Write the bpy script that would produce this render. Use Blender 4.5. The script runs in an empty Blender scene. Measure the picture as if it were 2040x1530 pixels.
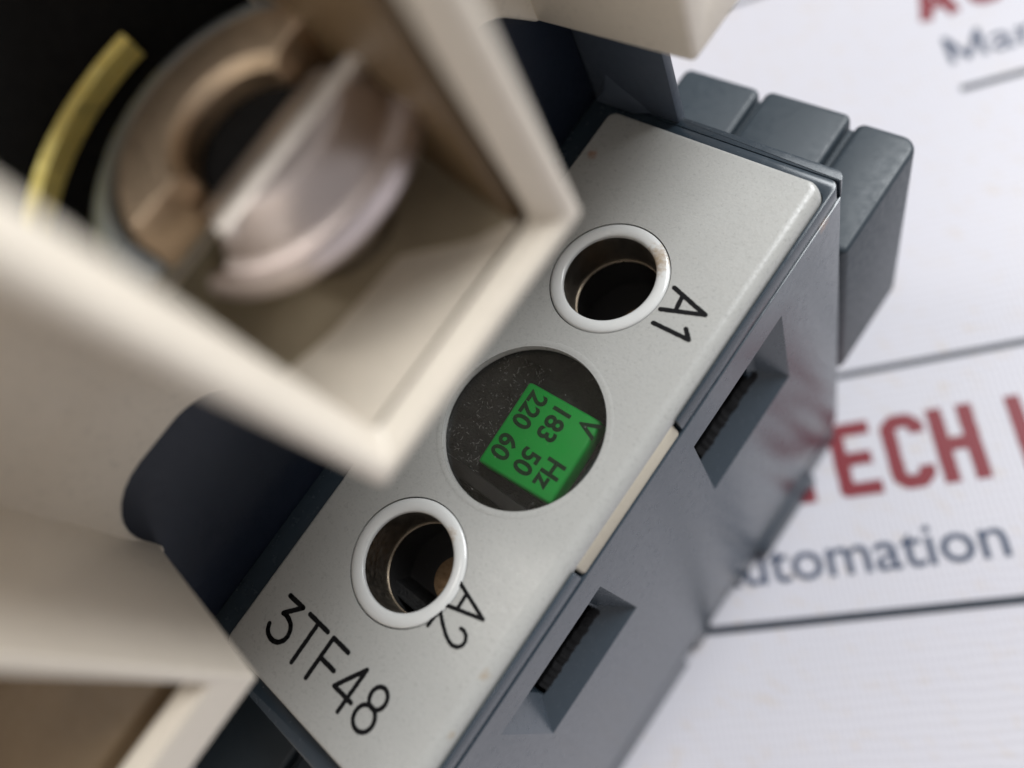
import bpy, bmesh, math, random
from mathutils import Vector, Matrix, noise
random.seed(7)
S = 0.001                      # all meshes are drawn in millimetres, things are scaled to metres
H0 = 60.0                      # height of the coil cover plate above the printed sheet, mm
sc = bpy.context.scene
COL = sc.collection

# ------------------------------------------------------------------ camera
cam_d = bpy.data.cameras.new('camera')
cam = bpy.data.objects.new('camera', cam_d)
COL.objects.link(cam)
CR = Matrix(((0.74047, -0.45567, 0.49402), (0.57569, 0.80964, -0.11611), (-0.34711, 0.36987, 0.86172)))
CLOC = Vector((37.9625, -32.0188, 52.4740 + H0)) * S
E_CAM = CR.to_4x4()
cam.matrix_world = Matrix.Translation(CLOC) @ E_CAM
cam_d.sensor_width = 36.0
cam_d.lens = 27.4375
cam_d.clip_start = 0.002
cam_d.clip_end = 50.0
cam_d.dof.use_dof = True
cam_d.dof.focus_distance = 0.0617
cam_d.dof.aperture_fstop = 27.4375 / 2.2      # a lens opening about 2.2 mm wide
cam_d.dof.aperture_blades = 0
sc.camera = cam

# ------------------------------------------------------------------ world and lamps
w = bpy.data.worlds.new('World')
sc.world = w
w.use_nodes = True
bg = w.node_tree.nodes['Background']
bg.inputs[0].default_value = (1.0, 0.96, 0.94, 1)
bg.inputs[1].default_value = 0.30
sc.view_settings.view_transform = 'Standard'
sc.view_settings.look = 'None'
sc.view_settings.exposure = 0.0


def area_lamp(name, loc, target, size, power, color):
    d = bpy.data.lights.new(name, 'AREA')
    d.shape = 'RECTANGLE'
    d.size, d.size_y = size
    d.energy = power
    d.color = color
    o = bpy.data.objects.new(name, d)
    COL.objects.link(o)
    o.location = loc
    o.rotation_euler = (Vector(target) - Vector(loc)).to_track_quat('-Z', 'Y').to_euler()
    return o


area_lamp('window_light', (0.22, 0.72, 0.78), (0.0, -0.02, 0.06), (0.6, 0.5), 16.5, (0.95, 0.98, 1.0))
area_lamp('room_bounce', (-0.15, -0.85, 0.38), (0.0, 0.0, 0.06), (0.7, 0.6), 2.0, (1.0, 0.84, 0.68))
area_lamp('ceiling_light', (-0.35, -0.15, 0.85), (0.0, -0.02, 0.06), (0.12, 0.5), 1.6, (1.0, 0.96, 0.9))

# ------------------------------------------------------------------ materials


def nt(name):
    m = bpy.data.materials.new(name)
    m.use_nodes = True
    n = m.node_tree
    return m, n, n.nodes['Principled BSDF']


def node(n, t, **kw):
    x = n.nodes.new(t)
    for k, v in kw.items():
        if k.startswith('i_'):
            key = k[2:]
            x.inputs[int(key) if key.isdigit() else key].default_value = v
        else:
            setattr(x, k, v)
    return x


def coords(n):
    return node(n, 'ShaderNodeTexCoord').outputs['Object']


def nz(n, scale, detail=4, rough=0.55, vec=None):
    x = node(n, 'ShaderNodeTexNoise')
    x.inputs['Scale'].default_value = scale
    x.inputs['Detail'].default_value = detail
    x.inputs['Roughness'].default_value = rough
    n.links.new(vec if vec is not None else coords(n), x.inputs['Vector'])
    return x.outputs['Fac']


def ramp(n, fac, stops):
    r = node(n, 'ShaderNodeValToRGB')
    e = r.color_ramp.elements
    while len(e) < len(stops):
        e.new(0.5)
    for k, (p, c) in enumerate(stops):
        e[k].position = p
        e[k].color = (*c, 1) if len(c) == 3 else c
    n.links.new(fac, r.inputs[0])
    return r.outputs[0]


def mix(n, fac, a, b):
    x = node(n, 'ShaderNodeMix', data_type='RGBA')
    for inp, v in ((x.inputs[0], fac), (x.inputs[6], a), (x.inputs[7], b)):
        if isinstance(v, (tuple, list)):
            inp.default_value = (*v, 1)
        elif isinstance(v, (int, float)):
            inp.default_value = v
        else:
            n.links.new(v, inp)
    return x.outputs[2]


def g(v):
    return (v, v, v)


def bump(n, bsdf, fac, dist, strength=1.0):
    b = node(n, 'ShaderNodeBump')
    b.inputs['Strength'].default_value = strength
    b.inputs['Distance'].default_value = dist * S
    n.links.new(fac, b.inputs['Height'])
    n.links.new(b.outputs[0], bsdf.inputs['Normal'])


def plastic(name, col, var=0.12, rough=0.4, fine=9.0, bd=0.012, spec=0.5, dust=None, sss=0.0, stains=(), speck=0.86):
    m, n, b = nt(name)
    c2 = tuple(c * (1 - var) for c in col)
    c = mix(n, nz(n, 0.28, 5), c2, col)
    c = mix(n, ramp(n, nz(n, fine, 2, 0.7), [(0.30, g(1)), (0.44, g(0))]), c, tuple(x * speck for x in col))
    if dust:
        c = mix(n, ramp(n, nz(n, 3.2, 6, 0.75), [(0.62, g(0)), (0.78, g(dust[1]))]), c, dust[0])
    for (px, py, pz), r, scol in stains:
        d = node(n, 'ShaderNodeVectorMath', operation='DISTANCE')
        n.links.new(coords(n), d.inputs[0])
        d.inputs[1].default_value = (px, py, pz)
        a = node(n, 'ShaderNodeMath', operation='MULTIPLY_ADD')
        n.links.new(nz(n, 2.6, 5, 0.7), a.inputs[0])
        a.inputs[1].default_value = 2.2 * r
        n.links.new(d.outputs['Value'], a.inputs[2])
        q = node(n, 'ShaderNodeMath', operation='DIVIDE')
        n.links.new(a.outputs[0], q.inputs[0])
        q.inputs[1].default_value = 3.2 * r
        c = mix(n, ramp(n, q.outputs[0], [(0.42, g(0.85)), (0.66, g(0))]), c, scol)
    n.links.new(c, b.inputs['Base Color'])
    n.links.new(ramp(n, nz(n, 1.4, 4), [(0.3, g(rough * 0.82)), (0.7, g(min(1, rough * 1.2)))]), b.inputs['Roughness'])
    b.inputs['Specular IOR Level'].default_value = spec
    if sss:
        b.inputs['Subsurface Weight'].default_value = sss
        b.inputs['Subsurface Radius'].default_value = (1.4, 0.9, 0.55)
        b.inputs['Subsurface Scale'].default_value = S
    bump(n, b, nz(n, fine * 0.8, 3, 0.6), bd)
    return m


M = {}
M['slate'] = plastic('slate_plastic', (0.031, 0.045, 0.060), 0.10, 0.24, 1.2, 0.0006, 0.6, speck=0.95, dust=((0.22, 0.20, 0.18), 0.04), stains=[((20.4, -1.3, -3.2), 0.75, (0.20, 0.11, 0.06)), ((-3.2, -28, -0.9), 0.5, (0.10, 0.06, 0.04))])
M['slate_lit'] = plastic('slate_plastic_lit', (0.080, 0.100, 0.135), 0.12, 0.4, 1.5, 0.001, 0.5, speck=0.95)  # slate lightened in colour to carry light bounced onto the end wall
M['slate_dull'] = plastic('slate_plastic_dull', (0.027, 0.040, 0.052), 0.15, 0.45, 3.0, 0.004, 0.5, ((0.2, 0.19, 0.17), 0.05), speck=0.95)
M['navy'] = plastic('dark_navy_plastic', (0.012, 0.018, 0.034), 0.2, 0.38, 6.0, 0.008, 0.45, ((0.22, 0.17, 0.13), 0.10))
M['plate'] = plastic('coil_cover_plastic', (0.408, 0.408, 0.392), 0.10, 0.30, 4.0, 0.02, 0.5, ((0.36, 0.31, 0.25), 0.22), speck=0.78,
                     stains=[((1.2, -4.5, 0), 0.6, (0.33, 0.20, 0.14)), ((19.3, -43.0, -0.2), 0.5, (0.33, 0.28, 0.22)), ((19.6, -47.5, -0.4), 0.35, (0.33, 0.28, 0.22)), ((19.5, -50.5, -0.3), 0.35, (0.33, 0.28, 0.22))])
M['ring'] = plastic('white_ring_plastic', (0.63, 0.635, 0.625), 0.03, 0.14, 1.0, 0.0005, 0.5, speck=1.0,
                    stains=[((11.9, -10.9, -0.3), 1.6, (0.34, 0.25, 0.16)), ((11.0, -37.2, -0.4), 1.0, (0.42, 0.34, 0.26))])
M['beige'] = plastic('beige_plastic', (0.77, 0.695, 0.59), 0.08, 0.36, 2.0, 0.012, 0.45, ((0.25, 0.16, 0.08), 0.25),
                     stains=[((12.8, -25.0, 23.0), 0.45, (0.20, 0.13, 0.07)), ((15.4, -29.6, 23.6), 0.25, (0.16, 0.10, 0.06))])
M['brown'] = plastic('brown_plastic', (0.19, 0.125, 0.065), 0.35, 0.5, 0.5, 0.01)
M['floor_shade'] = plastic('tan_floor_shade', (0.44, 0.37, 0.26), 0.3, 0.5, 1.2, 0.01)  # tan tone painted in for shade on the shroud floor
M['tab'] = plastic('yellowed_plastic', (0.50, 0.45, 0.36), 0.15, 0.45, 3, 0.01)
M['ink'] = plastic('black_print', (0.006, 0.006, 0.007), 0.2, 0.7, 8, 0.004, 0.15)
M['black'] = plastic('black_moulding', (0.045, 0.044, 0.045), 0.3, 0.35, 5, 0.03, 0.5, ((0.30, 0.29, 0.27), 0.55))
M['green'] = plastic('green_label', (0.015, 0.62, 0.09), 0.15, 0.4, 3, 0.01, 0.5, ((0.02, 0.42, 0.08), 0.4))
M['green_ink'] = plastic('green_label_print', (0.006, 0.06, 0.018), 0.3, 0.5)
M['fluff'] = plastic('dusty_black', (0.030, 0.030, 0.031), 0.5, 0.6, 6, 0.15, 0.5, ((0.40, 0.40, 0.40), 0.8))
M['dust'] = plastic('pale_dust', (0.48, 0.475, 0.46), 0.2, 0.9)
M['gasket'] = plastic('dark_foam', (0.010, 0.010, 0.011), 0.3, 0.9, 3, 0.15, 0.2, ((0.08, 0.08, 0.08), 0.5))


def metal(name, col, rough, var=0.25, sc_=1.5):
    m, n, b = nt(name)
    c = mix(n, nz(n, sc_, 5, 0.65), tuple(x * (1 - var) for x in col), col)
    n.links.new(c, b.inputs['Base Color'])
    b.inputs['Metallic'].default_value = 1.0
    n.links.new(ramp(n, nz(n, 2.5, 4), [(0.3, g(rough * 0.75)), (0.7, g(rough * 1.3))]), b.inputs['Roughness'])
    bump(n, b, nz(n, 6, 3), 0.015)
    return m


M['steel'] = metal('zinc_steel', (0.84, 0.745, 0.73), 0.36, 0.35, 0.5)
M['tan'] = metal('tarnished_steel', (0.80, 0.62, 0.45), 0.42, 0.3)
M['brass'] = metal('brass', (0.98, 0.84, 0.32), 0.62, 0.10)
M['tube'] = metal('dark_steel_tube', (0.42, 0.38, 0.33), 0.38)
M['rim'] = metal('bright_steel_rim', (0.60, 0.54, 0.46), 0.30)
M['bright'] = metal('edge_glint_steel', (0.95, 0.90, 0.86), 0.5, 0.08)  # pale metal standing in for light caught on the slot edge
M['slotmetal'] = metal('dull_grey_brown_metal', (0.55, 0.48, 0.42), 0.5, 0.3)
M['rust'] = metal('dull_brown_screw', (0.50, 0.35, 0.22), 0.6, 0.5, 3.0)
M['bluesteel'] = metal('grey_blue_steel', (0.50, 0.56, 0.62), 0.45, 0.15)


def pane_mat():
    m, n, b = nt('dusty_clear_plastic')
    n.nodes.remove(b)
    out = n.nodes['Material Output']
    tr = node(n, 'ShaderNodeBsdfTransparent')
    tr.inputs[0].default_value = (0.94, 0.94, 0.93, 1)
    gl = node(n, 'ShaderNodeBsdfGlossy')
    gl.inputs['Roughness'].default_value = 0.16
    gl.inputs[0].default_value = (0.9, 0.9, 0.9, 1)
    df = node(n, 'ShaderNodeBsdfDiffuse')
    df.inputs[0].default_value = (0.42, 0.40, 0.36, 1)
    fr = node(n, 'ShaderNodeFresnel')
    fr.inputs[0].default_value = 1.45
    a = node(n, 'ShaderNodeMixShader')
    n.links.new(fr.outputs[0], a.inputs[0])
    n.links.new(tr.outputs[0], a.inputs[1])
    n.links.new(gl.outputs[0], a.inputs[2])
    dn = node(n, 'ShaderNodeMix', data_type='FLOAT')
    s1 = ramp(n, nz(n, 5.0, 6, 0.8), [(0.64, g(0)), (0.76, g(0.4))])
    s2 = ramp(n, nz(n, 0.5, 3, 0.6), [(0.35, g(0.0)), (0.7, g(0.02))])
    n.links.new(s1, dn.inputs[2])
    n.links.new(s2, dn.inputs[3])
    dn.inputs[0].default_value = 0.5
    mx = node(n, 'ShaderNodeMixShader')
    n.links.new(dn.outputs[0], mx.inputs[0])
    n.links.new(a.outputs[0], mx.inputs[1])
    n.links.new(df.outputs[0], mx.inputs[2])
    n.links.new(mx.outputs[0], out.inputs['Surface'])
    return m


M['pane'] = pane_mat()


def banner_mat(name, col, dirt=True):
    m, n, b = nt(name)
    tc = coords(n)
    mp = node(n, 'ShaderNodeMapping')
    mp.inputs['Rotation'].default_value = (0, 0, -math.radians(41.5))
    n.links.new(tc, mp.inputs['Vector'])
    c = col
    wv = node(n, 'ShaderNodeTexWave', wave_type='BANDS', bands_direction='Y')
    wv.inputs['Scale'].default_value = 0.26
    wv.inputs['Distortion'].default_value = 3.0
    wv.inputs['Detail'].default_value = 4
    n.links.new(mp.outputs[0], wv.inputs['Vector'])
    wx = node(n, 'ShaderNodeTexWave', wave_type='BANDS', bands_direction='X')
    wx.inputs['Scale'].default_value = 0.42
    wx.inputs['Distortion'].default_value = 2.5
    wx.inputs['Detail'].default_value = 4
    n.links.new(mp.outputs[0], wx.inputs['Vector'])
    ad = node(n, 'ShaderNodeMath', operation='ADD')
    n.links.new(wv.outputs['Fac'], ad.inputs[0])
    n.links.new(wx.outputs['Fac'], ad.inputs[1])
    c = mix(n, ramp(n, ad.outputs[0], [(0.0, g(1)), (0.9, g(0))]), col, tuple(x * 0.91 for x in col))
    if dirt:
        mp2 = node(n, 'ShaderNodeMapping')
        mp2.inputs['Rotation'].default_value = (0, 0, -math.radians(41.5))
        mp2.inputs['Scale'].default_value = (0.7, 1.6, 1)
        n.links.new(tc, mp2.inputs['Vector'])
        c = mix(n, ramp(n, nz(n, 0.42, 6, 0.62, mp2.outputs[0]), [(0.55, g(0)), (0.70, g(0.65))]), c, (0.52, 0.44, 0.36))
        c = mix(n, ramp(n, nz(n, 0.03, 3, 0.5), [(0.35, g(0)), (0.75, g(0.5))]), c, (0.51, 0.50, 0.555))
    n.links.new(c, b.inputs['Base Color'])
    b.inputs['Roughness'].default_value = 0.5
    bump(n, b, ad.outputs[0], 0.025)
    return m


M['banner'] = banner_mat('white_banner_vinyl', (0.55, 0.54, 0.585))


def ink_mat(name, col, pale):
    m, n, b = nt(name)
    c = mix(n, ramp(n, nz(n, 2.2, 4, 0.8), [(0.50, g(0)), (0.72, g(0.6))]), col, pale)
    n.links.new(c, b.inputs['Base Color'])
    b.inputs['Roughness'].default_value = 0.5
    return m


M['red'] = ink_mat('dark_red_print', (0.17, 0.004, 0.012), (0.30, 0.04, 0.06))
M['blue'] = ink_mat('dark_blue_print', (0.022, 0.038, 0.080), (0.12, 0.16, 0.25))
M['rule'] = ink_mat('black_blue_print', (0.008, 0.013, 0.025), (0.06, 0.08, 0.11))

# ------------------------------------------------------------------ mesh helpers


def link(name, me, mat, parent=None, smooth=None):
    if smooth is not None:
        for p in me.polygons:
            p.use_smooth = True
        me.set_sharp_from_angle(angle=math.radians(smooth))
    me.materials.clear()
    me.materials.append(mat)
    o = bpy.data.objects.new(name, me)
    COL.objects.link(o)
    if parent is not None:
        o.parent = parent
    return o


def mesh_of(verts, faces):
    me = bpy.data.meshes.new('mesh')
    me.from_pydata([tuple(v) for v in verts], [], faces)
    me.update()
    bm = bmesh.new()
    bm.from_mesh(me)
    bmesh.ops.recalc_face_normals(bm, faces=bm.faces)
    bm.to_mesh(me)
    bm.free()
    return me


def loft(loops, cap=True):
    n = len(loops[0])
    vs = [v for l in loops for v in l]
    fs = []
    for k in range(len(loops) - 1):
        for i in range(n):
            j = (i + 1) % n
            fs.append((k * n + i, k * n + j, (k + 1) * n + j, (k + 1) * n + i))
    if cap:
        fs.append(tuple(range(n))[::-1])
        fs.append(tuple((len(loops) - 1) * n + i for i in range(n)))
    return mesh_of(vs, fs)


def box(x0, x1, y0, y1, z0, z1):
    return loft([[(x0, y0, z), (x1, y0, z), (x1, y1, z), (x0, y1, z)] for z in (z0, z1)])


def hexa(a, b):
    return loft([a, b])


def rrect(x0, x1, y0, y1, r, n=6):
    pts = []
    rs = r if isinstance(r, (tuple, list)) else (r,) * 4
    for (cx, cy, a0, rr) in ((x1, y1, 0, rs[0]), (x0, y1, 90, rs[1]), (x0, y0, 180, rs[2]), (x1, y0, 270, rs[3])):
        sx = -1 if cx == x1 else 1
        sy = -1 if cy == y1 else 1
        for k in range(n + 1):
            a = math.radians(a0 + 90 * k / n)
            pts.append((cx + sx * rr + rr * math.cos(a), cy + sy * rr + rr * math.sin(a)))
    return pts


def cyl(cx, cy, r, z0, z1, n=96):
    return loft([[(cx + r * math.cos(2 * math.pi * i / n), cy + r * math.sin(2 * math.pi * i / n), z) for i in range(n)] for z in (z0, z1)])


def lathe(prof, cx, cy, n=96, closed=True):
    vs, fs = [], []
    m = len(prof)
    for i in range(n):
        a = 2 * math.pi * i / n
        for r, z in prof:
            vs.append((cx + r * math.cos(a), cy + r * math.sin(a), z))
    for i in range(n):
        j = (i + 1) % n
        for k in range(m if closed else m - 1):
            l = (k + 1) % m
            fs.append((i * m + k, j * m + k, j * m + l, i * m + l))
    return mesh_of(vs, fs)


def extrude_yz(pts, x0, x1):
    return loft([[(x, y, z) for y, z in pts] for x in (x0, x1)])


def boolean(me, cutters, op='DIFFERENCE'):
    o = bpy.data.objects.new('tmp', me)
    COL.objects.link(o)
    cs = []
    for c in cutters:
        co = bpy.data.objects.new('tmp_cut', c)
        COL.objects.link(co)
        cs.append(co)
        md = o.modifiers.new('b', 'BOOLEAN')
        md.operation = op
        md.solver = 'EXACT'
        md.object = co
    dg = bpy.context.evaluated_depsgraph_get()
    dg.update()
    out = bpy.data.meshes.new_from_object(o.evaluated_get(dg))
    bpy.data.objects.remove(o)
    for co in cs:
        bpy.data.objects.remove(co)
    return out


def beveled(me, width, segs=2, angle=30):
    o = bpy.data.objects.new('tmp', me)
    COL.objects.link(o)
    md = o.modifiers.new('b', 'BEVEL')
    md.width = width
    md.segments = segs
    md.limit_method = 'ANGLE'
    md.angle_limit = math.radians(angle)
    md.use_clamp_overlap = True
    md.miter_outer = 'MITER_ARC'
    dg = bpy.context.evaluated_depsgraph_get()
    dg.update()
    out = bpy.data.meshes.new_from_object(o.evaluated_get(dg))
    bpy.data.objects.remove(o)
    return out


def joined(meshes):
    bm = bmesh.new()
    for me in meshes:
        bm.from_mesh(me)
    out = bpy.data.meshes.new('mesh')
    bm.to_mesh(out)
    bm.free()
    return out


def thing(name, label, cat, loc=(0, 0, 0), rotz=0.0, group=None):
    o = bpy.data.objects.new(name, None)
    COL.objects.link(o)
    o.location = loc
    o.rotation_euler = (0, 0, rotz)
    o.scale = (S, S, S)
    o.empty_display_size = 5
    o['label'] = label
    o['category'] = cat
    if group:
        o['group'] = group
    return o


def strokes(lines, wd, z, h=0.03, cap=True, rag=0.0):
    """Flat print: each polyline a ribbon of width wd with round or square ends."""
    bm = bmesh.new()

    def poly(pts, zz):
        vs = [bm.verts.new((x, y, zz)) for x, y in pts]
        bm.faces.new(vs)
    k = 0
    for ln in lines:
        for (a, b) in zip(ln[:-1], ln[1:]):
            a, b = Vector(a), Vector(b)
            d = (b - a).normalized()
            n = Vector((-d.y, d.x)) * wd / 2
            m = max(2, int((b - a).length / (wd * 0.35))) if rag else 1
            up, dn = [], []
            for i in range(m + 1):
                p = a.lerp(b, i / m)
                j = 1 + rag * (random.random() - 0.5)
                j2 = 1 + rag * (random.random() - 0.5)
                up.append(p + n * j)
                dn.append(p - n * j2)
            poly([tuple(v) for v in dn + up[::-1]], z + 0.0012 * (k % 7))
            k += 1
        ends = ln if cap else ln[1:-1]
        for p in ends:
            poly([(p[0] + wd / 2 * math.cos(t * math.pi / 6), p[1] + wd / 2 * math.sin(t * math.pi / 6)) for t in range(12)], z + 0.0012 * (k % 7))
            k += 1
    me = bpy.data.meshes.new('mesh')
    bm.to_mesh(me)
    bm.free()
    return me


def arc(cx, cy, rx, ry, a0, a1, n=14):
    return [(cx + rx * math.cos(math.radians(a0 + (a1 - a0) * k / n)), cy + ry * math.sin(math.radians(a0 + (a1 - a0) * k / n))) for k in range(n + 1)]


def text_mesh(body, size, bold=0.0, sx=1.0):
    cu = bpy.data.curves.new('txt', 'FONT')
    cu.body = body
    cu.size = size
    cu.offset = bold
    cu.resolution_u = 4
    o = bpy.data.objects.new('tmp', cu)
    COL.objects.link(o)
    dg = bpy.context.evaluated_depsgraph_get()
    dg.update()
    me = bpy.data.meshes.new_from_object(o.evaluated_get(dg))
    bpy.data.objects.remove(o)
    me.transform(Matrix.Diagonal((sx, 1, 1, 1)))
    return me


# ================================================================== the printed sheet under the contactor
A0 = math.radians(41.5)
sheet = thing('printed_sheet', 'white woven vinyl sheet printed with dark red and blue lettering, under the contactor', 'printed sheet')
del sheet['category'], sheet['label']
sheet['kind'] = 'structure'
N = 60
bm = bmesh.new()
grid = [[bm.verts.new((-260 + 520 * i / N, -260 + 520 * j / N, 0.0)) for j in range(N + 1)] for i in range(N + 1)]
for i in range(N):
    for j in range(N):
        bm.faces.new((grid[i][j], grid[i + 1][j], grid[i + 1][j + 1], grid[i][j + 1]))
r = bmesh.ops.extrude_face_region(bm, geom=bm.faces[:])
bmesh.ops.translate(bm, verts=[v for v in r['geom'] if isinstance(v, bmesh.types.BMVert)], vec=(0, 0, -0.5))
bmesh.ops.recalc_face_normals(bm, faces=bm.faces)
me = bpy.data.meshes.new('mesh')
bm.to_mesh(me)
bm.free()
link('vinyl_sheet', me, M['banner'], sheet)
PR = Matrix.Rotation(A0, 4, 'Z')


def print_block(s0, t0, first):
    """One repeat of the printed block: red capitals, blue line, rules. t0 = baseline of the capitals."""
    def put(name, me, mat, s, t, z=0.06):
        me.transform(PR @ Matrix.Translation((s, t, z)))
        return link(name, me, mat, sheet)
    wd, h, w_ = 1.9, 10.4, 5.4
    i = wd / 2
    gl = {
        'A': [[(i * .6, 0), (w_ / 2, h - i * .4), (w_ - i * .6, 0)], [(w_ * .22, h * .28), (w_ * .78, h * .28)]],
        'C': [[(w_ - i, h * .72), (w_ - i, h - i - .9), (w_ - i - .9, h - i), (i + .9, h - i), (i, h - i - .9), (i, i + .9), (i + .9, i), (w_ - i - .9, i), (w_ - i, i + .9), (w_ - i, h * .28)]],
        'T': [[(0, h - i), (w_ + .4, h - i)], [(w_ / 2 + .2, h - i), (w_ / 2 + .2, 0)]],
        'E': [[(w_, h - i), (i, h - i), (i, i), (w_, i)], [(i, h * .5), (w_ - .5, h * .5)]],
        'H': [[(i, 0), (i, h)], [(w_ + .2 - i, 0), (w_ + .2 - i, h)], [(i, h * .5), (w_ - i, h * .5)]],
        'I': [[(i, 0), (i, h)]],
    }
    s = s0 - 5.6
    for ch, ss in (('A', s0 - 5.6), ('C', s0 + 1.7), ('T', s0 + 8.0), ('E', s0 + 15.1), ('C', s0 + 21.8), ('H', s0 + 27.9), ('I', s0 + 37.4)):
        caps = ch in 'C'
        put('red_letter', strokes(gl[ch], wd, 0, cap=False, rag=0.10), M['red'], ss, t0)
    for ln, ss in (('Automation' if first else 'arine', s0 - 5.2 if first else s0 + 2.0),):
        if not first:
            put('blue_lettering', strokes([[(0.45, 0), (0.45, 5.2), (2.75, 0.4), (5.05, 5.2), (5.05, 0)]], 0.85, 0, cap=False), M['blue'], s0 - 4.1, t0 - 10.0)
        put('blue_lettering', text_mesh(ln, 7.75, 0.05, 1.02), M['blue'], ss, t0 - 10.0)
    put('printed_rule', strokes([[(-60, 0), (120, 0)]] if first else [[(-4.1, 0), (120, 0)]], 1.1, 0, cap=False), M['rule'], s0, t0 - 15.3)
    put('printed_rule', strokes([[(-60, 0), (120, 0)]], 0.95, 0, cap=False), M['rule'], s0, t0 + 17.6)


print_block(0.0, -22.1, True)
print_block(50.2 - 0.0, 54.4, False)

# ================================================================== the contactor
ct = thing('contactor', 'dark slate contactor with pale grey cover plate and beige terminal shrouds on white printed sheet', 'contactor',
           (0, 0, H0 * S))
A1, A2, CW = (9.39, -13.70), (9.37, -40.48), (10.67, -27.29)
RO = 4.92

# ---- coil cover plate: light grey, right-hand edge strongly rounded
loops = []
PX, PY = 20.0, -54.25
rr_, rl_ = 1.15, 0.28
for k in range(9):
    t = k / 8 * math.pi / 2
    inr = rr_ * (1 - math.sin(t)) if k < 9 else 0
    zz_r = -rr_ + rr_ * math.cos(t)
    loops.append((t, zz_r))
outl = []
levels = [(-1.42, 0.0, 0.0)]
for k in range(0, 9):
    t = k / 8 * math.pi / 2          # 0 = vertical side, 90 deg = flat top
    z = -rr_ + rr_ * math.sin(t)
    dr = rr_ * (1 - math.cos(t))
    zl = max(0.0, z + rl_)
    dl = rl_ - math.sqrt(max(0.0, rl_ ** 2 - zl ** 2)) if z > -rl_ else 0.0
    levels.append((z, dr, dl))
for z, dr, dl in levels:
    outl.append([(x, y, z) for x, y in rrect(0.05 + dl, PX - dr, PY + dl, -dl, (max(.3, 1.1 - dr * .55), .75, .75, max(.3, 1.1 - dr * .55)), 8)])
plate_me = loft(outl)
plate_me = boolean(plate_me, [cyl(*A1, RO, -5, 3, 128), cyl(*A2, RO, -5, 3, 128), cyl(*CW, 6.62, -5, 3, 128), cyl(*CW, 7.9, -5, -0.75, 96)])
# tab of the plate that reaches down over the side
tab = loft([[(19.0, y0, z0), (xt, y0, z0), (xt, y1, z0), (19.0, y1, z0)] for (z0, y0, y1, xt) in ((-2.9, -33.7, -21.1, 20.42), (-1.25, -33.7, -21.1, 20.0))])
plate = link('cover_plate', plate_me, M['plate'], ct, smooth=50)
link('cover_tab', beveled(tab, 0.3, 3), M['tab'], plate, smooth=40)

# hole linings: white rings
for c in (A1, A2):
    prof = [(4.84, -1.6), (4.84, -0.12)]
    for k in range(13):
        t = math.pi * k / 12
        prof.append((4.30 + 0.54 * math.cos(t), -0.12 + 0.24 * math.sin(t)))
    prof += [(3.76, -0.32), (3.95, -0.34), (4.0, -1.6)]
    link('hole_ring', lathe(prof, *c), M['ring'], plate, smooth=50)
    tb = link('sleeve', lathe([(3.90, -0.36), (3.90, -4.0), (3.80, -4.0), (3.79, -0.36)], *c), M['tube'], ct, smooth=40)
    link('sleeve_rim', lathe([(3.88, -4.0), (3.88, -4.12), (3.70, -4.12), (3.70, -4.0)], *c), M['rim'], tb, smooth=30)
    well = link('terminal_well', lathe([(4.7, -4.3), (4.7, -9.4), (0.001, -9.4), (0.001, -9.2), (4.5, -9.2), (4.5, -4.3)], *c, closed=True), M['black'], ct, smooth=30)
# ridge across the lower well and the terminal screws in both
link('well_ridge', beveled(hexa([(6.0, -44.6, -9.3), (10.5, -44.4, -9.3), (10.5, -42.6, -9.3), (5.4, -42.8, -9.3)],
                                [(6.2, -44.3, -6.6), (10.4, -44.2, -6.6), (10.4, -43.2, -6.6), (5.9, -43.3, -6.6)]), 0.12), M['fluff'], ct)
for sx, sy in ((10.3, -40.3), (11.0, -14.1)):
    s_ = boolean(cyl(sx, sy, 2.0, -9.3, -7.0, 48), [box(sx - 0.35, sx + 0.35, sy - 4, sy + 4, -7.6, -6)])
    link('terminal_screw', beveled(s_, 0.12, 2), M['rust'], ct, smooth=30)

# window of the coil label
link('label_window', cyl(*CW, 7.7, -0.78, -0.62, 96), M['pane'], ct)
link('window_frame_ring', lathe([(6.75, 0.01), (6.95, 0.035), (7.15, 0.01), (7.15, -0.05), (6.75, -0.05)], *CW), M['plate'], plate, smooth=60)
fl = []
vs, fs = [], []
n = 44
for i in range(n + 1):
    for j in range(n + 1):
        x = 3.2 + 15.2 * i / n
        y = -34.8 + 15.0 * j / n
        z = -3.2 + 1.6 * max(0, (8.0 - x) / 4.5) + 0.35 * noise.noise(Vector((x * .9, y * .9, 3))) + 0.16 * noise.noise(Vector((x * 3, y * 3, 9)))
        vs.append((x, y, z))
for i in range(n):
    for j in range(n):
        a = i * (n + 1) + j
        fs.append((a, a + n + 1, a + n + 2, a + 1))
link('coil_tape', mesh_of(vs, fs), M['fluff'], ct, smooth=60)
link('coil_bar', beveled(box(5.0, 17.5, -33.3, -32.2, -4.6, -1.9), 0.15), M['black'], ct, smooth=30)
link('coil_bar', beveled(box(16.2, 18.0, -34.0, -21.0, -5.0, -1.9), 0.2), M['slate_dull'], ct, smooth=30)
bm = bmesh.new()
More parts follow.
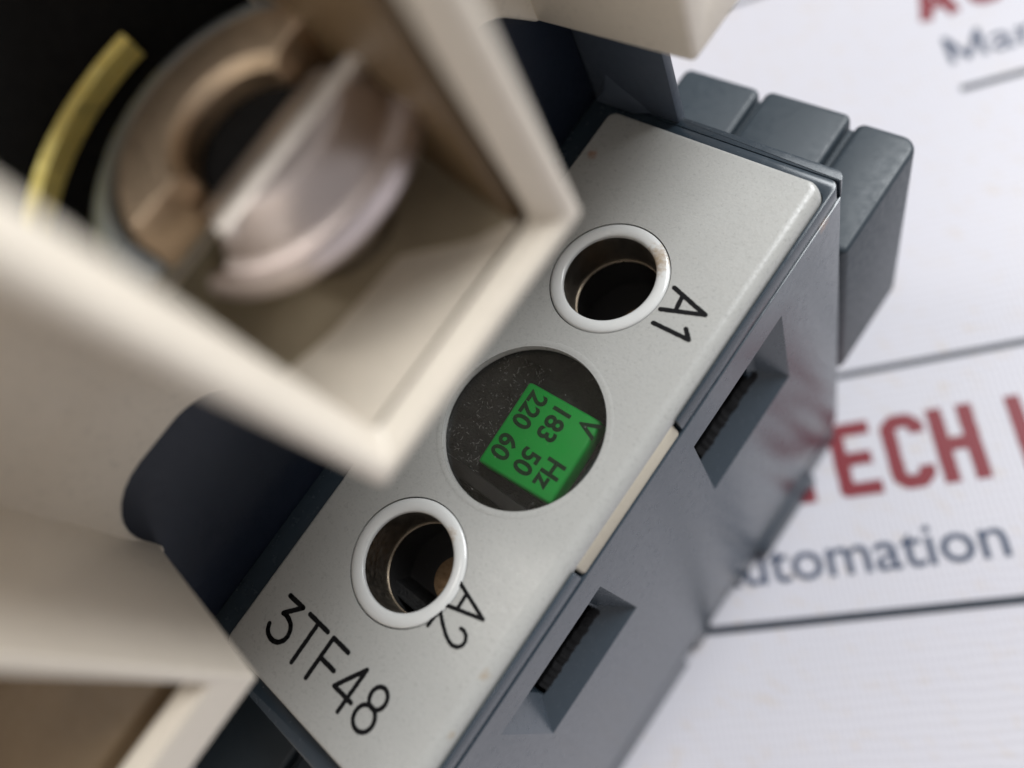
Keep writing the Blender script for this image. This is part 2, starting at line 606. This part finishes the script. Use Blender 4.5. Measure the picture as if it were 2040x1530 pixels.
for k in range(330):
    if k < 310:
        x = 4.6 + 4.2 * random.random() ** 0.8
        y = -33.0 + 11.0 * random.random()
        z = -2.62 + 0.9 * max(0, (8.0 - x) / 4.5) * 1.55 + 0.1
    else:
        a, q = random.random() * 6.28, 6.2 * random.random() ** 0.5
        x, y, z = CW[0] + q * math.cos(a), CW[1] + q * math.sin(a), -0.60
    ln = random.choice((0.04, 0.06, 0.05, 0.28, 0.4)) if k < 310 else random.choice((0.03, 0.05, 0.07, 0.09))
    a = random.random() * 3.14
    d = Vector((math.cos(a), math.sin(a), 0.25 * random.random())) * ln / 2
    r_ = 0.016 + 0.03 * random.random() * (1 if ln < 0.1 else 0.3)
    mt = Matrix.Translation((x, y, z + 0.03)) @ Matrix.Rotation(a, 4, 'Z') @ Matrix.Diagonal((max(1, ln / 2 / r_), 1, 0.8, 1))
    bmesh.ops.create_icosphere(bm, subdivisions=1, radius=r_, matrix=mt)
me = bpy.data.meshes.new('mesh')
bm.to_mesh(me)
bm.free()
ds = link('dust', me, M['dust'], ct)
ds['kind'] = 'stuff'
gl_ = link('coil_label', beveled(loft([[(8.1 - e, -23.8 + e, z), (8.4 - e, -31.35 - e, z), (15.55 + e, -30.95 - e, z), (15.3 + e, -23.6 + e, z)] for z, e in ((-3.6, 0.05), (-1.6, 0.0))]), 0.30, 3), M['green'], ct, smooth=40)
for body, x, y, s_ in (('V', 13.4, -23.8, 2.2), ('Hz', 12.95, -27.75, 2.2), ('183', 10.85, -23.95, 2.2), ('50', 10.8, -28.1, 2.2), ('220', 8.45, -24.1, 2.2), ('60', 8.45, -28.1, 2.2)):
    tm = text_mesh(body, s_ * 1.05, 0.065, 0.92)
    tm.transform(Matrix.Translation((x + 0.42, y - 0.1, -1.575)) @ Matrix.Rotation(-math.pi / 2, 4, 'Z'))
    link('label_print', tm, M['green_ink'], gl_)

# printing on the plate
ZT = 0.012
P3 = [[(2.68, -48.24), (4.32, -48.22), (3.10, -49.55), (3.45, -49.50), (3.86, -49.58), (4.25, -49.75), (4.55, -50.1), (4.68, -50.55), (4.58, -51.0), (4.28, -51.36), (3.85, -51.55), (3.45, -51.56), (3.05, -51.43), (2.78, -51.18), (2.62, -50.85)]]
PT = [[(5.15, -48.20), (7.34, -48.22)], [(6.24, -48.22), (6.28, -51.65)]]
PF = [[(9.77, -48.25), (8.05, -48.23), (8.07, -51.68)], [(8.07, -49.90), (9.66, -49.90)]]
P4 = [[(11.82, -51.70), (11.84, -48.2), (10.38, -50.62), (12.30, -50.62)]]
P8 = [arc(13.86, -49.05, .70, .80, 0, 360, 22), arc(13.82, -50.72, .86, .93, 0, 360, 24)]
PA2 = [[(13.76, -39.2), (17.0, -40.2), (13.80, -41.15)], [(14.87, -39.68), (14.91, -40.76)]]
P2 = [[(13.78, -43.0), (13.82, -41.58), (14.36, -42.02), (14.84, -42.36), (15.35, -42.68), (15.80, -42.87), (16.2, -42.93), (16.6, -42.78), (16.82, -42.45), (16.82, -42.1), (16.62, -41.78), (16.3, -41.64), (16.0, -41.66)]]
PA1 = [[(14.55, -12.2), (17.85, -13.1), (14.62, -14.2)], [(15.5, -12.5), (15.7, -13.78)]]
P1 = [[(14.76, -15.41), (17.88, -15.36), (17.2, -14.70)]]
for nm, pl, wd in (('printed_character', P3, .40), ('printed_character', PT, .38), ('printed_character', PF, .38), ('printed_character', P4, .36), ('printed_character', P8, .34),
                   ('printed_character', PA2, .30), ('printed_character', P2, .30), ('printed_character', PA1, .37), ('printed_character', P1, .36)):
    link(nm, strokes(pl, wd, ZT, rag=0.16), M['ink'], plate)

# ---- front block that carries the plate
blk = loft([[(x, y, z) for x, y in rrect(-2.8, 20.42 + dx, -56.1, 1.25, (.75, .1, .1, 1.2), 7)] for z, dx in ((-2.78, 0.0), (-1.0, -0.08))])
blk = boolean(blk, [loft([[(x, y, z) for x, y in rrect(0.0, 20.06, -54.33, 0.07, (1.15, .8, .8, 1.15), 7)] for z in (-2.0, 1)]),
                    loft([[(18.9, -33.9, z), (25, -33.9, z), (25, -20.9, z), (18.9, -20.9, z)] for z in (-3.4, 1)]),
                    cyl(*A1, 5.0, -20, 1, 64), cyl(*A2, 5.0, -20, 1, 64), cyl(*CW, 7.6, -20, -0.2, 64)])
link('front_frame', beveled(blk, 0.16, 2), M['slate'], ct, smooth=35)
link('end_strip', beveled(loft([[(x, y, z) for x, y in rrect(-2.8, 20.36, 1.29, 2.15, (.8, .1, .1, .1), 6)] for z in (-2.9, -0.98)]), 0.14, 3), M['slate'], ct, smooth=35)

# ---- side case with two tapered pockets
out = []
top = rrect(-2.8, 20.5, -56.2, 1.9, (1.0, .3, .3, 1.0), 5)
case = loft([[(x, y, z) for x, y in rrect(-2.8, 20.5 + dx, -56.2, 1.9, (1.1, .3, .3, 1.1), 5)] for z, dx in ((-54.0, 0.25), (-2.95, 0.0))])
cut = []
for (ya, yb, ia, ib) in ((-20.9, -7.4, -19.6, -9.6), (-47.6, -33.3, -44.4, -35.6)):
    cut.append(loft([[(21.2, ya - .15, -20.9), (21.2, yb + .15, -20.9), (21.2, yb + .15, -7.0), (21.2, ya - .15, -7.0)],
                     [(18.4, ia, -17.0), (18.4, ib, -17.0), (18.4, ib, -7.25), (18.4, ia, -7.25)]]))
    cut.append(box(11, 18.7, ia - .1, ib - (1.2 if ya > -30 else .2), -27.0, -7.4))
cut += [cyl(*A1, 5.0, -20, 1, 48), cyl(*A2, 5.0, -20, 1, 48), cyl(*CW, 7.6, -9, 1, 48)]
case = boolean(case, cut)
link('side_case', beveled(case, 0.14, 2), M['slate'], ct, smooth=35)
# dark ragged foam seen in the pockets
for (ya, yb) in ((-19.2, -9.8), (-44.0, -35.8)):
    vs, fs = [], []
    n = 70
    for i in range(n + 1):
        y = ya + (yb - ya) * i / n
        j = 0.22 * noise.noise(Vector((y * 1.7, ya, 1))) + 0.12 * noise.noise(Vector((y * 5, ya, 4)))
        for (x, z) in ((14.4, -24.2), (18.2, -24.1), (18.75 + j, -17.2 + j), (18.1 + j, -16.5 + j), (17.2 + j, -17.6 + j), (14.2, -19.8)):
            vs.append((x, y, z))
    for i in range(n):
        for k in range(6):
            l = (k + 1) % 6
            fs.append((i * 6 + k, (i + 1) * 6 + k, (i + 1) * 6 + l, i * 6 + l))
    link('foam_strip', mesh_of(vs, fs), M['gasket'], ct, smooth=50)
# base of the case, with feet
base = loft([[(x, y, z) for x, y in rrect(-40, xr, -56.2, 1.4, (1.5, .5, .5, 1.5), 4)] for z, xr in ((-59.9, 21.0), (-54.05, 20.75))])
base = boolean(base, [box(19.2, 23, -30.8, -24.0, -70, -57.0), box(19.4, 23, -36.5, -34.0, -70, -55.5)])
link('base', beveled(base, 0.3, 2), M['slate'], ct, smooth=35)
foot = joined([beveled(loft([[(19.0, -19.5, z), (x, -18.8, z), (x, -6.2, z), (19.0, -5.4, z)] for z, x in ((-59.95, 22.1), (-55.5, 20.9))]), 0.4, 3)])
link('foot', foot, M['slate'], ct, smooth=35)

# ---- lugs at both ends of the base body
for sy in (1, -1):
    y0, y1 = (1.6, 14.9) if sy > 0 else (-69.0, -55.9)
    for (x0, x1, zt, ya) in ((-4.0, 4.7, -12.0, 0.0), (5.45, 14.25, -11.7, 0.0), (14.95, 20.75, -12.0, -0.25)):
        a, b_ = (y0, y1 + ya) if sy > 0 else (y0 - ya, y1)
        lm = loft([[(x, y, z) for x, y in rrect(x0, x1, a, b_, (1.6 if x1 > 20 else .8, .8, .8, .8) if sy > 0 else .8, 5)] for z in (-38.0, zt)])
        link('end_lug', beveled(lm, 0.5, 3), M['slate_dull'], ct, smooth=40)
    link('end_web', beveled(box(-3.0, 20.0, y0, y1 - 0.5 if sy > 0 else y1, -37.0, -13.1), 0.3), M['slate_dull'], ct)
lower = box(-40, -3.0, -70, 1.5, -54, -14)
link('rear_body', beveled(lower, 0.5), M['slate_dull'], ct)

# ---- raised end wall behind the plate (with a vertical seam) and the chamber wall on the plate's left
link('end_wall', beveled(loft([[(-3.65, 1.5, z), (5.85, 1.5, z), (5.85, 2.4, z), (-3.65, 2.4, z)] for z in (-2.9, 13.5)]), 0.07), M['slate_lit'], ct, smooth=30)
link('end_wall', beveled(loft([[(-14, 1.42, z), (-3.72, 1.42, z), (-3.72, 2.5, z), (-14, 2.5, z)] for z in (-2.9, 13.5)]), 0.12), M['slate_lit'], ct, smooth=30)
link('end_bevel', beveled(mesh_of([(-2.6, 1.52, -0.9), (3.2, 1.52, -0.9), (-0.9, 1.52, 2.6), (-2.6, 0.9, -0.92), (1.6, 0.9, -0.92), (-1.4, 1.3, 0.4)],
                                  [(0, 1, 2), (0, 3, 4, 1), (1, 4, 5, 2), (3, 5, 4), (0, 2, 5, 3)]), 0.05), M['slate_lit'], ct, smooth=30)
cw = box(-40, -2.85, -76, 1.35, -13.9, 16.0)
link('chamber_wall', beveled(cw, 0.2), M['navy'], ct, smooth=30)

# ---- beige terminal housing: web with rounded notches, three shrouds standing out over the plate
web = []


def fillet(cx, cz, r, a0, a1, n=8):
    return [(cx + r * math.cos(math.radians(a0 + (a1 - a0) * k / n)), cz + r * math.sin(math.radians(a0 + (a1 - a0) * k / n))) for k in range(n + 1)]


pts = [(12, 48), (12, 10.7)]
pts += [(-1.65, 10.7), (-2.5, 11.7), (-3.3, 12.6), (-4.1, 13.5), (-4.9, 14.2), (-5.8, 14.75), (-6.8, 15.1), (-8.2, 15.3)]
pts += fillet(-15.0, 11.3, 4.0, 90, 180)
pts += [(-19.0, 9.6), (-37.0, 10)]
pts += fillet(-41.0, 11.3, 4.0, 20, 90)
pts += fillet(-44.2, 10.3, 5.1, 90, 180)
pts += [(-49.3, 8.6), (-78, 8.6), (-78, 48)]
web_me = extrude_yz(pts, -9.0, -2.35)
# cavity openings through the web
CAV = [(-35.9, -16.6), (-68, -51.0), (1.0, 14.0)]
web_me = boolean(web_me, [box(-20, 5, a, b, 22.0, 60) for a, b in CAV[:2]])
hs = link('terminal_housing', beveled(web_me, 0.35, 3), M['beige'], ct, smooth=40)


def shroud(yr0, yr1, yf0, yf1, xf, zr, zf, legs, lip, floor, top=50.0, tap=0.0, xr=-3.6, funnel=None):
    """Open-fronted channel: floor, two side walls, front frame with legs and lip; r = root, f = front."""
    outer = loft([[(xr, yr0, z0), (xf, yf0, z1), (xf, yf1, z1), (xr, yr1, z0)] for z0, z1 in ((zr, zf), (top, top))])
    l0, l1 = legs
    cav = loft([[(xr - 4, yr0 + 1.4, z), (xf - 1.6, yf0 + 1.0, z), (xf - 1.6, yf1 - 1.0, z), (xr - 4, yr1 - 1.4, z)] for z in (floor, top + 5)])
    win = loft([[(xf - 3.2, yf0 + l0, zf + lip), (xf + 3, yf0 + l0, zf + lip), (xf + 3, yf1 - l1, zf + lip), (xf - 3.2, yf1 - l1, zf + lip)],
                [(xf - 3.2, yf0 + l0 + tap, top + 5), (xf + 3, yf0 + l0 + tap, top + 5), (xf + 3, yf1 - l1, top + 5), (xf - 3.2, yf1 - l1, top + 5)]])
    if funnel:
        xi, t = funnel
        rc = lambda x, a, b, z: [(x, a, z), (x, b, z), (x, b, top + 6), (x, a, top + 6)]
        win = loft([rc(xf - 4.5, yf0 + l0, yf1 - l1, zf + lip), rc(xi, yf0 + l0, yf1 - l1, zf + lip), rc(xf + 0.3, yf0 + t, yf1 - t, zf + t)])
    me = boolean(outer, [cav, win])
    return beveled(me, 0.55, 4)


link('terminal_shroud', shroud(-37.4, -15.6, -35.25, -18.4, 17.3, 15.5, 20.45, (2.55, 2.5), 1.85, 21.6, funnel=(15.2, 0.75)), M['beige'], ct, smooth=40)
link('terminal_shroud', shroud(-72, -49.3, -70, -48.6, 13.0, 9.0, 13.2, (1.8, 0.75), 3.3, 15.0), M['beige'], ct, smooth=40)
link('terminal_shroud', shroud(-1.6, 19.0, -3.1, 18.0, 12.8, 10.5, 13.1, (3.0, 2.0), 4.0, 16.0), M['beige'], ct, smooth=40)

# ---- clamp and slotted screw inside the middle shroud
cx, cy = 5.6, -25.4
ring = lathe([(7.4, 28.4), (7.4, 29.4), (6.9, 30.0), (4.0, 30.0), (3.4, 29.5), (3.4, 27.0), (7.4, 27.0)], 4.6, -25.2, 72)
ring = boolean(ring, [box(3.8, 30, -60, 10, 10, 60)])
head = link('screw_head', beveled(ring, 0.3, 3), M['tan'], ct, smooth=40)
dblk = lathe([(0.001, 29.6), (3.6, 29.6), (4.6, 28.9), (5.1, 27.9), (5.5, 27.7), (6.0, 28.1), (6.35, 27.8), (6.4, 27.0), (5.9, 26.2), (0.001, 26.0)], 6.3, -25.2, 72)
dblk = boolean(dblk, [box(-30, 7.6, -60, 10, 10, 60)])
dblk.transform(Matrix.Translation((0, -24.9, 0)) @ Matrix.Diagonal((1, 1.19, 1, 1)) @ Matrix.Translation((0, 25.2, 0)))
near_half = link('screw_head', beveled(dblk, 0.2, 3), M['steel'], ct, smooth=45)
link('slot_glint', beveled(box(7.45, 8.5, -30.0, -19.8, 28.9, 29.66), 0.06, 2), M['bright'], near_half, smooth=60)  # bright bar added as the glint along the slot edge
slot = loft([[(3.7, y, 26.0), (7.5, y, 26.0), (7.5, y, 29.55), (4.2, y, 28.2)] for y in (-29.6, -20.4)])
link('slot_floor', beveled(slot, 0.2, 2), M['slotmetal'], near_half, smooth=40)
link('screw_shaft', cyl(5.6, -25.3, 3.4, 21.6, 26.3, 48), M['tube'], ct, smooth=40)
link('hole_shade', cyl(4.6, -25.2, 3.5, 26.6, 28.3, 48), M['gasket'], ct)  # matte black plug added as the shade inside the ring's hole
link('spring_washer', boolean(lathe([(7.5, 29.9), (8.4, 29.6), (9.4, 28.9), (9.3, 27.8), (7.3, 27.6)], 4.6, -25.4, 72), [box(4.0, 30, -60, 10, 10, 60)]), M['bluesteel'], ct, smooth=40)
link('brass_clamp', boolean(lathe([(12.3, 29.7), (12.65, 30.1), (13.0, 29.6), (12.9, 28.6), (12.3, 28.6)], 4.6, -25.4, 72), [box(-2.2, 40, -60, 10, 10, 60), box(-30, 40, -23.8, 10, 10, 60)]), M['brass'], ct, smooth=40)
link('brown_panel', beveled(loft([[(-2.0, -17.6, z), (15.1, -20.2, z), (15.1, -20.9, z), (-2.0, -18.4, z)] for z in (21.6, 44.0)]), 0.1), M['brown'], ct)  # brown panel along the inner wall of the middle shroud
link('shade_floor', beveled(loft([[(-2, -18.5, z), (-2, -34, z), (8.5, -34.2, z), (9.6, -30.6, z), (10.2, -25.2, z), (13.6, -22.6, z), (14.6, -21.1, z), (14.2, -19.6, z)] for z in (21.5, 21.68)]), 0.05), M['floor_shade'], ct)  # thin tan sheet shaped like the shade lying on this floor
link('brown_panel', beveled(loft([[(-2.0, -52.2, z), (10.4, -50.0, z), (10.4, -68.0, z), (-2.0, -68.0, z)] for z in (15.02, 16.6)]), 0.2), M['brown'], ct)
link('brown_panel', beveled(loft([[(-2.0, -50.6, z), (10.6, -49.8, z), (10.6, -51.0, z), (-2.0, -52.0, z)] for z in (16.0, 45)]), 0.2), M['brown'], ct)
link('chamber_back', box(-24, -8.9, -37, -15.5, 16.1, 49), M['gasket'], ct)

for o in list(bpy.data.objects):
    if o.type == 'MESH' and not o.users_collection:
        bpy.data.objects.remove(o)
